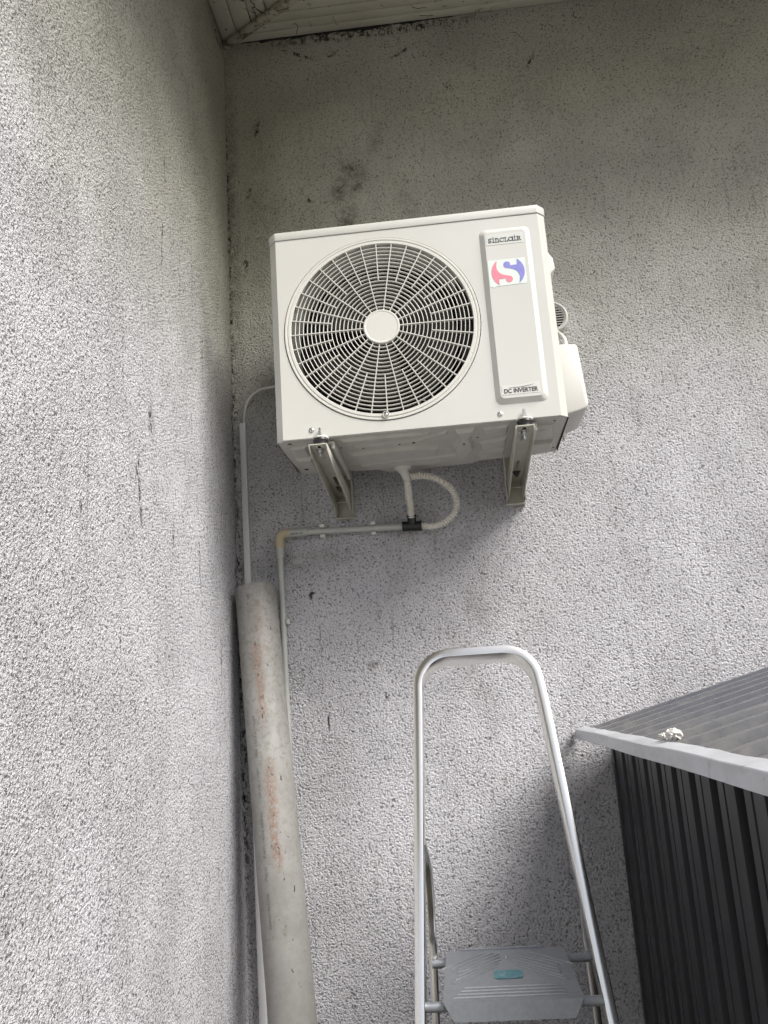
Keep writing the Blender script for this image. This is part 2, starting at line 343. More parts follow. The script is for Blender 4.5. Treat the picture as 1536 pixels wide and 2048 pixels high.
# the big grey drain pipe: uv = (angle / 2 pi, metres along)
t = NT("dirty_grey_pvc"); uv = t.uv(); p = t.obj()
su = t.n("SeparateXYZ"); t.put(su.inputs[0], uv)
n = t.noise(p, 14, 5, .65); n2 = t.noise(p, 75, 4, .7); n3 = t.noise(t.mapping(p, sc_=(1, 1, .5)), 160, 3, .6)
c = t.mix(t.map(n, .3, .7), (.285, .282, .272), (.225, .222, .212))
dirt = t.math('MULTIPLY', t.map(n2, .45, .66), t.map(su.outputs[1], 1.1, 0.1, .12, .75)); c = t.mix(dirt, c, (.17, .16, .13))
def band(u0, wu, v0, v1): # smear along the pipe
    a = t.map(t.math('ABSOLUTE', t.math('SUBTRACT', t.math('ADD', su.outputs[0], t.math('MULTIPLY', t.noise(p, 18, 2), .05)), u0 + .025)), wu, wu * .2)
    b = t.math('MULTIPLY', t.map(su.outputs[1], v0 - .03, v0 + .02), t.map(su.outputs[1], v1 + .03, v1 - .02)); return t.math('MULTIPLY', a, b)
rust = t.math('MAXIMUM', t.math('MAXIMUM', band(.505, .05, .17, .36), band(.525, .055, .47, .70)), t.math('MULTIPLY', band(.55, .07, .05, .2), .4))
c = t.mix(t.math('MULTIPLY', rust, t.map(n3, .40, .58, .1, .9)), c, (.235, .165, .13))
c = t.mix(t.math('MULTIPLY', t.math('MULTIPLY', rust, t.map(t.noise(p, 210, 3, .6, 1.5), .56, .62)), .8), c, (.12, .06, .035))
fl = t.noise(t.mapping(p, sc_=(1, 1, .7)), 95, 3, .7, 2.0); c = t.mix(t.math('MULTIPLY', t.math('MULTIPLY', t.map(fl, .63, .67), t.map(t.noise(p, 9, 2), .42, .55)), .8), c, (.075, .065, .05))
M_pipe = t.set(c, .5)

t = NT("ground_gravel_and_grass"); p = t.pos(); n = t.noise(p, .7, 5, .6); n2 = t.noise(p, 30, 4, .7)
c = t.mix(t.map(n2, .3, .7), (.24, .25, .17), (.36, .35, .27)); c2 = t.mix(t.map(n2, .3, .7), (.42, .41, .38), (.30, .29, .27))
M_ground = t.set(t.mix(t.map(n, .45, .55), c, c2), .95); t.bump(n2, .6, .02)

# ------------------------------------------------------------------ ground
bm = bmesh.new(); bmesh.ops.create_grid(bm, x_segments=24, y_segments=24, size=150)
bmesh.ops.translate(bm, verts=bm.verts[:], vec=(0, 0, G))
tag(obj("ground", bm, M_ground), kind="structure")

# ------------------------------------------------------------------ house
house = thing("house", (WX, WY, G), "rough grey plastered house corner with dirty cream soffit boards under its eaves", "house")
bm = bmesh.new(); box(bm, WX - .3, 5.0, WY, WY + .3, G - .1, 2.6)
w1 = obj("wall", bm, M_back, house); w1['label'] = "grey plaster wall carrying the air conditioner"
bm = bmesh.new(); box(bm, WX - .3, WX, -3.0, WY, G - .1, 2.6)
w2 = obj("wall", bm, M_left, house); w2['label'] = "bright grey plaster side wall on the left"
SL = 0.45                                     # eaves fall outward
SOF = 2.16; OUT = .50
def eave_boards(bm, back):
    """boards run parallel to their wall; each a separate strip with a groove between."""
    w, g = .062, .0045; k = 0; d = 0.004
    while d < OUT:
        e = min(d + w - g, OUT)
        zz0, zz1 = SOF - SL * d, SOF - SL * e; th = .012
        if back:   # mitred at the inside corner
            pts = [V((WX + d, WY - d, zz0)), V((5.0, WY - d, zz0)), V((5.0, WY - e, zz1)), V((WX + e, WY - e, zz1))]
        else:
            pts = [V((WX + d, WY - d, zz0)), V((WX + e, WY - e, zz1)), V((WX + e, -3.0, zz1)), V((WX + d, -3.0, zz0))]
        prism(bm, pts, (0, 0, th), bev=.0015)
        d += w; k += 1
    # backing sheet above the grooves
    zz0, zz1 = SOF + .010, SOF - SL * OUT + .010
    if back: pts = [V((WX, WY, zz0)), V((5.0, WY, zz0)), V((5.0, WY - OUT, zz1)), V((WX + OUT, WY - OUT, zz1))]
    else: pts = [V((WX, WY, zz0)), V((WX + OUT, WY - OUT, zz1)), V((WX + OUT, -3.0, zz1)), V((WX, -3.0, zz0))]
    prism(bm, pts, (0, 0, .02))
for back in (True, False):
    bm = bmesh.new(); eave_boards(bm, back); obj("soffit", bm, M_soff, house)
# valley strip over the mitre
bm = bmesh.new()
a = V((WX + .006, WY - .006, SOF - .004)); b = V((WX + OUT, WY - OUT, SOF - SL * OUT - .002)); d = (b - a); s = V((1, 1, 0)).normalized() * .016; upv = V((0, 0, -.014))
prism(bm, [a - s, a + s, a + s * .8 + upv, a - s * .8 + upv], d, bev=.003)
obj("corner_strip", bm, M_strip, house)
# fascia boards and roof above
bm = bmesh.new(); zf = SOF - SL * OUT
box(bm, WX + OUT, 5.0, WY - OUT - .02, WY - OUT, zf - .01, zf + .17, .003)
box(bm, WX + OUT, WX + OUT + .02, -3.0, WY - OUT - .02, zf - .01, zf + .17, .003)
obj("fascia_board", bm, M_soff, house)
bm = bmesh.new(); o1 = OUT + .06
z0 = zf + .18
prism(bm, [V((WX + o1, WY - o1, z0)), V((5.0, WY - o1, z0)), V((5.0, WY + 1.5, z0 + SL * (1.5 + o1))), V((WX - 1.5, WY + 1.5, z0 + SL * (1.5 + o1)))], (0, 0, .05))
prism(bm, [V((WX + o1, WY - o1, z0)), V((WX - 1.5, WY + 1.5, z0 + SL * (1.5 + o1))), V((WX - 1.5, -3.0, z0 + SL * (1.5 + o1))), V((WX + o1, -3.0, z0))], (0, 0, .05))
obj("roof", bm, M_tile, house)
# ragged dark joint between soffit and wall
bm = bmesh.new(); random.seed(3); low_ = []; x = WX + .06
while x < .16:
    low_.append(V((x, WY - .007, SOF - .0015 - .012 * random.random() ** 2.2 * max(0, min(1, (x + .56) * 8, (.16 - x) * 6))))); x += .006 + .016 * random.random()
prism(bm, low_ + [V((low_[-1].x, WY - .007, SOF + .004)), V((low_[0].x, WY - .007, SOF + .004))], (0, .008, 0))
obj("joint_sealant", bm, M_rub, house)

# a few cobwebs and dead strands under the eaves
def strand(bm, p0, n, step, rad):
    pts = [V(p0)]; d = V((random.uniform(-1, 1), 0, random.uniform(-1, .3))).normalized()
    for k in range(n):
        d = (d + V((random.uniform(-.7, .7), random.uniform(-.15, .15), random.uniform(-.6, .5)))).normalized(); pts.append(pts[-1] + d * step)
    tube(bm, smooth_path(pts, 3), rad, 5)
random.seed(21)
bm = bmesh.new()
for k in range(9):
    dd = random.uniform(.01, .16); strand(bm, (WX + dd + random.uniform(.12, .9), WY - dd, SOF - SL * dd - .003), random.randint(3, 6), .010, random.uniform(.0006, .0013))
for k in range(7): strand(bm, (random.uniform(-.5, .9), WY - .003, random.uniform(2.03, 2.12)), random.randint(2, 5), .011, random.uniform(.0006, .0012))
tag(obj("cobweb", bm, simple("dead_cobweb", (.07, .06, .05), .9)), "dark dusty cobweb strands hanging below the soffit edge", "cobweb", kind="stuff")
bm = bmesh.new(); ret = bmesh.ops.create_icosphere(bm, subdivisions=2, radius=1)
for v_ in bm.verts: v_.co = V((v_.co.x * .004 + v_.co.z * -.002, v_.co.y * .002, v_.co.z * .008)) + V((-.341, 2.297, 1.55))
tag(obj("dead_leaf", bm, simple("brown_leaf", (.10, .045, .02), .7)), "tiny reddish brown leaf bit stuck on the wall above the air conditioner", "leaf")

# ------------------------------------------------------------------ air conditioner
FY, ZB, ZT, ZL = 1.88, .636, 1.185, 1.163      # face, bottom, top, lid seam
XL, XR, XLF, XRF, CH = -.389, .302, -.371, .284, .018
BY = 2.175
FC = V((-.118, FY, .902)); RO, RI = .2385, .2225
ac = thing("air_conditioner", (-.04, 2.03, .62), "cream outdoor air conditioner unit with round fan grille on wall brackets", "air conditioner")
# casing: front plate with a round opening, chamfered corners, sides, back
bm = bmesh.new()
def casing_outline(z): return [V((XLF, FY, z)), V((XRF, FY, z)), V((XR, FY + CH, z)), V((XR, BY, z)), V((XL, BY, z)), V((XL, FY + CH, z))]
lo, hi = casing_outline(ZB), casing_outline(ZL - .0015)
A = [bm.verts.new(p_) for p_ in lo]; B = [bm.verts.new(p_) for p_ in hi]
for i in range(1, 6): bm.faces.new((A[i], A[(i + 1) % 6], B[(i + 1) % 6], B[i]))
bm.faces.new(B)
N = 96; ring = [bm.verts.new(FC + V((math.cos(2 * math.pi * k / N), 0, math.sin(2 * math.pi * k / N))) * (RO + .002)) for k in range(N)]
outer = []
def sq(a):
    c_, s_ = math.cos(a), math.sin(a); ts = []
    if c_ > 1e-9: ts.append((XRF - FC.x) / c_)
    if c_ < -1e-9: ts.append((XLF - FC.x) / c_)
    if s_ > 1e-9: ts.append((ZL - .0015 - FC.z) / s_)
    if s_ < -1e-9: ts.append((ZB - FC.z) / s_)
    return FC + V((c_, 0, s_)) * min(ts)
corner_ang = {}
for vtx in (A[0], A[1], B[1], B[0]):
    a = math.atan2(vtx.co.z - FC.z, vtx.co.x - FC.x) % (2 * math.pi); corner_ang[round(a / (2 * math.pi) * N) % N] = vtx
for k in range(N): outer.append(corner_ang[k] if k in corner_ang else bm.verts.new(sq(2 * math.pi * k / N)))
for k in range(N): bm.faces.new((ring[k], ring[(k + 1) % N], outer[(k + 1) % N], outer[k]))
inner = [bm.verts.new(v_.co + V((0, .012, 0))) for v_ in ring]
for k in range(N): bm.faces.new((ring[k], inner[k], inner[(k + 1) % N], ring[(k + 1) % N]))
casing = obj("casing", bm, M_paint, ac, smooth=0)
bm = bmesh.new(); e_ = .0025
prism(bm, [V((XLF - e_ * .5, FY - e_, ZL)), V((XRF + e_ * .5, FY - e_, ZL)), V((XR + e_, FY + CH - e_ * .5, ZL)), V((XR + e_, BY + e_, ZL)), V((XL - e_, BY + e_, ZL)), V((XL - e_, FY + CH - e_ * .5, ZL))], (0, 0, ZT - ZL), bev=.0025)
obj("lid", bm, M_paint, ac)
bm = bmesh.new(); prism(bm, [q + V((0, .002 if i_g in (0, 1) else 0, 0)) for i_g, q in enumerate([V((XLF + .001, FY, ZL - .0014)), V((XRF - .001, FY, ZL - .0014)), V((XR - .002, FY + CH + .001, ZL - .0014)), V((XR - .002, BY - .002, ZL - .0014)), V((XL + .002, BY - .002, ZL - .0014)), V((XL + .002, FY + CH + .001, ZL - .0014))])], (0, 0, .0012)); obj("lid_gasket", bm, M_dark, ac)
# raised service panel with stickers
bm = bmesh.new(); y0, y1 = FY + .001, FY - .009
o_, m_, i_ = rrect(.136, .262, .673, 1.132, .016, y0), rrect(.1385, .2595, .6755, 1.1295, .015, y0 - .002), rrect(.1475, .2505, .6845, 1.1205, .012, y1 + .0016)
i2 = rrect(.1495, .2485, .6865, 1.1185, .010, y1)
LO = [[bm.verts.new(q) for q in L_] for L_ in (o_, m_, i_, i2)]
for L0, L1 in zip(LO, LO[1:]):
    n_ = len(L0)
    for k in range(n_): bm.faces.new((L0[k], L1[k], L1[(k + 1) % n_], L0[(k + 1) % n_]))
bm.faces.new(LO[-1])
panel = obj("service_panel", bm, M_paint, ac, smooth=22)
YS = y1 - .0006
def flat_poly(name, pts, mat, parent, y, th=.0004):
    bm = bmesh.new(); prism(bm, [V((x_, y, z_)) for x_, z_ in pts], (0, th, 0)); return obj(name, bm, mat, parent)
# brand lettering: small slab letters, drawn as strokes
def strokes(bm, paths, ox, oz, s, w, y):
    for path in paths:
        for (xa, za), (xb, zb) in zip(path, path[1:]):
            a = V((ox + xa * s, y, oz + za * s)); b = V((ox + xb * s, y, oz + zb * s)); d = (b - a)
            if d.length < 1e-7: continue
            d.normalize(); nn = V((-d.z, 0, d.x)) * w / 2; ee = d * w * .32
            prism(bm, [a - ee - nn, b + ee - nn, b + ee + nn, a - ee + nn], (0, .0004, 0))
LET = {
 's': (.62, [arc(.3, .545, .20, 20, 270, 8)[::1], arc(.3, .19, .19, 90, -160, 8), [(.5, .62), (.5, .8)], [(.1, .0), (.1, .18)]]),
 'i': (.42, [[(.05, .72), (.22, .72), (.22, .02)], [(.02, .02), (.42, .02)], [(.22, .93), (.22, 1.0)]]),
 'n': (.80, [[(.03, .72), (.18, .72), (.18, .02)], [(.02, .02), (.34, .02)], [(.18, .5)] + arc(.38, .5, .21, 150, 0, 8) + [(.60, .02)], [(.46, .02), (.76, .02)]]),
 'c': (.70, [arc(.35, .37, .34, 45, 320, 14), [(.62, .56), (.62, .74)]]),
 'L': (.66, [[(.02, .72), (.34, .72)], [(.18, .72), (.18, .02)], [(.02, .02), (.6, .02), (.6, .24)]]),
 'a': (.82, [arc(.36, .37, .34, 0, 360, 18), [(.58, .72), (.72, .72), (.72, .02), (.82, .02)]]),
 'R': (.76, [[(.02, .72), (.4, .72)] + arc(.42, .55, .17, 90, -90, 8) + [(.2, .38)], [(.18, .72), (.18, .02)], [(.02, .02), (.36, .02)], [(.4, .38), (.6, .02), (.74, .02)]])}
bm = bmesh.new(); xcur = 0; seq = "sincLaiR"; total = sum(LET[c_][0] + .06 for c_ in seq)
s_l = .0805 / total
for c_ in seq:
    wd, ps = LET[c_]; strokes(bm, ps, .1575 + xcur * s_l, 1.0895, s_l, .0017, YS - .0006); xcur += wd + .06
flat_poly("name_sticker", [(.152, 1.083), (.243, 1.083), (.243, 1.110), (.1535, 1.1105)], simple("pale_sticker", (.55, .57, .55), .3, var=.01), panel, YS)
obj("brand_lettering", bm, M_ink, panel)
# emblem sticker (traced in sticker units: x 0..465, z 0..340 down)
def em(pts): return [(.1525 + x_ / 465 * .0875, 1.0415 - z_ / 335 * .0685) for x_, z_ in pts]
st = flat_poly("emblem_sticker", [(.151, 1.042), (.2405, 1.042), (.2405, .978), (.236, .973), (.222, .974), (.166, .972), (.160, .969), (.155, .972), (.151, .971)], M_white, panel, YS)
Rr, cx_, cz_ = 212, 240, 165
def circ(a0, a1, n=14): return [(cx_ + Rr * math.cos(R(a0 + (a1 - a0) * k / n)), cz_ + Rr * .93 * math.sin(R(a0 + (a1 - a0) * k / n))) for k in range(n + 1)]
def qb(p0, p1, p2, p3, n=12):
    return [tuple((1 - k / n) ** 3 * a + 3 * (1 - k / n) ** 2 * k / n * b + 3 * (1 - k / n) * (k / n) ** 2 * c_ + (k / n) ** 3 * d_ for a, b, c_, d_ in zip(p0, p1, p2, p3)) for k in range(n + 1)]
red = circ(232, 126) + [(118, 250), (205, 246)] + [(246 + 46 * math.cos(R(a)), 258 + 42 * math.sin(R(a))) for a in range(150, -100, -20)] + qb((238, 216), (180, 190), (100, 200), (92, 60), 12)[1:-1]
blue = [(480 - x_, 330 - z_) for x_, z_ in red]
flat_poly("emblem_red_half", em(red), M_pink, st, YS - .0005); flat_poly("emblem_blue_half", em(blue), M_blue, st, YS - .0005)
# lower lettering
flat_poly("inverter_sticker", [(.153, .6945), (.243, .6945), (.243, .7215), (.232, .7215), (.200, .7165), (.153, .7175)], simple("inverter_sticker_white", (.58, .585, .565), .3, var=.01), panel, YS)
bm = text_bm("DC INVERTER", 1, lambda x_, y_: V((.1585 + x_ * .0785, YS - .0006, .6985 + y_ * .0145)), bold=.03)
sw = qb((.170, .7125), (.19, .7095), (.21, .710), (.230, .7165), 14) + qb((.230, .7165), (.21, .7115), (.19, .7105), (.170, .7125), 14)[1:-1]
obj("inverter_lettering", bm, M_ink, panel)
flat_poly("swoosh", sw, M_ink, panel, YS - .0007)
# fan guard
gr = bmesh.new()
lathe(gr, FC, (0, 1, 0), [(.008, RO), (-.0015, RO), (-.0025, RO - .001), (-.0025, RO - .005), (-.0008, RO - .0065), (-.0008, RO - .0075), (-.0030, RO - .009), (-.0030, RI + .001), (-.002, RI), (.012, RI)], 128)
guard_ring = obj("guard_rim", gr, M_plastic, ac, smooth=20)
bm = bmesh.new(); RH = .0430; NR = 18; DP = .0055
for k in range(1, NR):
    rr = RH + (RI - RH) * k / NR
    lathe(bm, FC, (0, 1, 0), [(DP, rr - .0007), (-.001, rr - .0009), (-.0015, rr), (-.001, rr + .0009), (DP, rr + .0007), (DP, rr - .0007)], 96)
def fin(bm, ang, r0, r1, w=.0021, dep=.009):
    d = V((math.sin(ang), 0, math.cos(ang))); s = V((d.z, 0, -d.x)) * w / 2; yv = V((0, dep, 0)); f0 = V((0, -.0022, 0))
    prism(bm, [FC + d * r0 - s + f0, FC + d * r1 - s + f0, FC + d * r1 + s + f0, FC + d * r0 + s + f0], yv)
rmid = RH + (RI - RH) * 8 / NR
for k in range(18):
    fin(bm, R(10 + 20 * k), RH - .002, RI + .001); fin(bm, R(20 * k), rmid, RI + .001)
obj("fan_guard", bm, M_plastic, ac)
bm = bmesh.new(); lathe(bm, FC, (0, -1, 0), [(-.008, .0445), (.003, .0445), (.0045, .0430), (.0045, .0405), (.0038, .0385), (.0038, 0)], 64)
obj("hub_cap", bm, M_plastic, ac, smooth=15)
# fan, shroud and coil behind the guard
bm = bmesh.new(); lathe(bm, FC + V((0, .012, 0)), (0, 1, 0), [(0, RO + .001), (.0, RI + .003), (.03, RI - .004), (.10, RI - .002)], 64); obj("fan_shroud", bm, M_paint2, ac)
bm = bmesh.new(); lathe(bm, FC + V((0, .03, 0)), (0, 1, 0), [(0, 0), (0, .03), (.006, .038), (.06, .040)], 40)
for b_ in range(3):
    a0 = R(35 + 120 * b_); prevr = None
    for j in range(15):
        a = a0 + R(100) * j / 14; yy = .028 + .055 * j / 14; ri, ro = .036, .188 - .03 * abs(j - 7) / 7 * (1 if j < 7 else .35)
        row = []
        for q in range(5):
            rr = ri + (ro - ri) * q / 4; aa = a + .18 * (q / 4) ** 2
            row.append(bm.verts.new(FC + V((math.sin(aa) * rr, yy + .008 * q / 4, math.cos(aa) * rr))))
        if prevr:
            for q in range(4): bm.faces.new((prevr[q], prevr[q + 1], row[q + 1], row[q]))
        prevr = row
obj("fan", bm, M_blade, ac)
bm = bmesh.new()
box(bm, XL + .01, XR - .06, FY + .135, FY + .145, ZB + .01, ZL - .01)
for k in range(26): tube(bm, [V((XL + .012, FY + .132, ZB + .02 + k * .02)), V((XR - .062, FY + .132, ZB + .02 + k * .02))], .0035, 8)
obj("heat_exchanger", bm, M_fin, ac)
bm = bmesh.new(); box(bm, .07, .10, FY + .02, FY + .13, ZB + .01, ZL - .01); obj("partition", bm, M_dark, ac)
bm = bmesh.new()
tube(bm, smooth_path([V((-.07, FY + .10, .705)), V((-.055, FY + .09, .722)), V((-.03, FY + .10, .715)), V((-.035, FY + .11, .69))]), .004, 8)
tube(bm, smooth_path([V((-.05, FY + .085, .70)), V((-.04, FY + .08, .735)), V((-.02, FY + .09, .73))]), .003, 8)
obj("copper_tube", bm, M_zinc, ac)
# screws
def screw(x_, z_, y_=FY, rad=.006):
    bm = bmesh.new(); lathe(bm, V((x_, y_, z_)), (0, -1, 0), [(-.001, rad * 1.15), (.0006, rad * 1.15), (.0008, rad * .9), (.0025, rad * .75), (.0032, rad * .4), (.0020, rad * .32), (.0018, 0)], 20)
    return obj("screw", bm, M_zinc, ac)
screw(-.302, .655); screw(.145, .652); screw(FC.x - .004, FC.z - RO + .0125, FY - .004, .0045)
bm = bmesh.new(); lathe(bm, V((FC.x - .004, FY - .002, FC.z - RO + .0125)), (0, -1, 0), [(-.004, .0085), (.0035, .0085), (.0045, .0075), (.0035, .0065), (-.001, .0063)], 24); obj("screw_recess", bm, M_plastic, guard_ring if False else ac)
# base pan with pressed relief
bm = bmesh.new(); zp = ZB - .002
pan = [(XLF + .001, FY + .002), (XRF - .001, FY + .002), (XR - .002, FY + CH + .001), (XR - .002, 2.168), (.262, 2.172), (.248, 2.183), (.10, 2.190), (.085, 2.212), (-.02, 2.220), (-.045, 2.232), (-.15, 2.226), (-.175, 2.195), (-.235, 2.190), (-.26, 2.178), (-.345, 2.178), (-.378, 2.165), (-.384, 2.08), (XL + .002, 2.0), (XL + .002, FY + CH + .001)]
prism(bm, [V((x_, y_, zp)) for x_, y_ in pan], (0, 0, .012), bev=.002)
def press(poly, h=.006, inset=.006):
    h *= 1.2; n_ = len(poly); ar = sum(poly[k][0] * poly[(k + 1) % n_][1] - poly[(k + 1) % n_][0] * poly[k][1] for k in range(n_))
    if ar < 0: poly = poly[::-1]
    def off(dist, zz):
        out = []
        for k in range(n_):
            a = V((*poly[k - 1], 0)); b = V((*poly[k], 0)); c_ = V((*poly[(k + 1) % n_], 0)); d1 = (b - a).normalized(); d2 = (c_ - b).normalized()
            n1 = V((-d1.y, d1.x, 0)); n2 = V((-d2.y, d2.x, 0)); m = (n1 + n2).normalized(); m *= min(2.2, 1 / max(.3, m.dot(n1)))
            q = b + m * dist; out.append(V((q.x, q.y, zz)))
        return out
    L = [[bm.verts.new(q) for q in off(d_, zp + e_)] for d_, e_ in ((0, .0005), (.0012, -h * .12), (inset * .85, -h * .9), (inset * 1.1, -h))]
    for a, b in zip(L, L[1:]):
        for k in range(n_): bm.faces.new((a[k], b[k], b[(k + 1) % n_], a[(k + 1) % n_]))
    bm.faces.new(L[-1])
press([(-.24, 1.90), (-.02, 1.90), (-.045, 1.935), (-.22, 1.94)]); press([(-.215, 1.955), (-.06, 1.95), (-.02, 1.925), (.02, 1.905), (.02, 1.93), (-.045, 1.985), (-.20, 1.985)], .005)
press([(-.235, 2.01), (-.06, 2.0), (.0, 2.02), (-.01, 2.09), (-.20, 2.10), (-.225, 2.06)], .008, .010)
press([(-.22, 2.115), (.06, 2.10), (.06, 2.165), (-.20, 2.17)], .005); press([(.035, 1.905), (.085, 1.90), (.075, 1.96), (.085, 2.05), (.065, 2.14), (.04, 2.14), (.03, 2.03), (.045, 1.96)], .009, .007)
press([(.10, 1.91), (.165, 1.905), (.165, 1.965), (.14, 1.985), (.105, 1.96)], .005); press([(.095, 2.02), (.165, 1.995), (.165, 2.06), (.10, 2.075)], .006)
press([(.10, 2.10), (.165, 2.09), (.165, 2.155), (.095, 2.165)], .005); press([(.225, 1.92), (.275, 1.92), (.28, 2.04), (.225, 2.04)], .004); press([(.225, 2.06), (.285, 2.055), (.285, 2.15), (.225, 2.15)], .007)
press([(-.365, 1.93), (-.325, 1.93), (-.325, 2.0), (-.365, 2.0)], .005); press([(-.37, 2.02), (-.325, 2.02), (-.325, 2.14), (-.36, 2.14)], .007)
for cx, cy, rr in ((.125, 1.925, .017), (.25, 1.965, .019), (.145, 2.03, .017)):
    lathe(bm, V((cx, cy, zp)), (0, 0, -1), [(0, rr), (.005, rr * .92), (.005, rr * .72), (.002, rr * .62), (.002, rr * .45), (.0065, rr * .38), (.0065, 0)], 28)
base = obj("base_pan", bm, M_pan, ac, smooth=12)
for cx, cy, rr, hh in ((-.36, 1.905, .0050, 0), (-.355, 2.10, .0055, .009), (-.10, 1.965, .0028, .0065), (-.065, 1.962, .0045, .0065), (-.055, 1.915, .004, .0055), (-.19, 1.97, .0026, .0065),
                   (.058, 1.995, .003, .0115), (.092, 1.985, .0035, 0), (-.20, 2.107, .003, 0), (.08, 2.02, .0025, 0), (.272, 1.91, .0035, 0), (.292, 2.13, .003, 0), (-.245, 1.97, .003, 0)):
    bm = bmesh.new(); lathe(bm, V((cx, cy, zp - hh)), (0, 0, -1), [(-.002, rr), (.0004, rr), (.0005, 0)], 14); obj("drain_hole", bm, M_dark, base)
# dark open seam on the right lower edge and little white clip
bm = bmesh.new(); prism(bm, [V((XR + .0005, FY + CH + .004, ZB + .001)), V((XR + .0005, 2.15, ZB + .001)), V((XR + .0005, 2.15, ZB - .006)), V((XR + .0005, FY + CH + .004, ZB - .001))], (.0015, 0, 0)); obj("side_seam", bm, M_dark, ac)
# handle recess on the right side
bm = bmesh.new(); prism(bm, [V((XR - .001, 1.93, 1.092)), V((XR + .020, 1.955, 1.078)), V((XR + .022, 1.955, 1.050)), V((XR - .001, 1.95, 1.022))], (0, .12, 0), bev=.003); obj("side_handle", bm, M_plastic, ac)
# valve cover bulging from the right side
bm = bmesh.new()
cv = [(XR - .001, .842), (.347, .838), (.353, .834), (.362, .690), (.362, .680), (.356, .671), (.336, .664), (XR - .001, .657)]
prism(bm, [V((x_, 1.945, z_)) for x_, z_ in cv], (0, .16, 0), bev=.005); obj("valve_cover", bm, M_plastic, ac, smooth=50)
bm = bmesh.new(); box(bm, .357, .366, 2.02, 2.05, .775, .80, .003); obj("cover_latch", bm, M_plastic, ac)
bm = bmesh.new(); prism(bm, [V((.302, 2.02, .640)), V((.312, 2.02, .652)), V((.312, 2.02, .628)), V((.306, 2.02, .622))], (0, .02, 0)); obj("cable_clip", bm, M_plastic, ac)
# feet: a channel rail with a rounded front tab, rubber puck under it
for fx in (-.281, .199):
    bm = bmesh.new(); zf_ = .630
    tab = [(fx - .019, FY + .02), (fx - .019, FY - .004), (fx - .014, FY - .016), (fx - .005, FY - .021), (fx + .005, FY - .021), (fx + .014, FY - .016), (fx + .019, FY - .004), (fx + .019, FY + .02)]
    prism(bm, [V((x_, y_, zf_)) for x_, y_ in tab], (0, 0, .005), bev=.0015)
    box(bm, fx - .019, fx + .030, FY + .02, 2.19, zf_ - .006, zf_ + .002, .002); box(bm, fx + .022, fx + .030, FY + .02, 2.19, zf_ - .018, zf_ - .004, .002)
    ft = obj("mounting_foot", bm, M_plastic, ac)
    bm = bmesh.new(); lathe(bm, V((fx, FY - .002, zf_)), (0, 0, -1), [(.0, .018), (.004, .019), (.009, .0165), (.018, .0165), (.021, .0185), (.024, .0185)], 28); obj("rubber_puck", bm, M_rub, ft)
    bm = bmesh.new(); lathe(bm, V((fx, FY - .009, zf_ + .004)), (0, 0, 1), [(0, .010), (.0015, .010), (.002, .0062), (.007, .0062), (.0075, .0035), (.022, .0035), (.0225, 0)], 6); obj("foot_bolt", bm, M_zinc, ft)
# drain spout
bm = bmesh.new(); lathe(bm, V((-.107, 2.17, .632)), (0, 0, -1), [(-.002, .0), (.0, .023), (.006, .0235), (.010, .018), (.016, .0125), (.018, 0)], 32)
tube(bm, [V((-.106, 2.171, .622)), V((-.101, 2.176, .610)), V((-.098, 2.180, .596))], [.0135, .0115, .0100], 24)
tube(bm, [V((-.101, 2.175, .608)), V((-.084, 2.186, .606))], .0065, 16); obj("drain_spout", bm, M_plastic, ac)

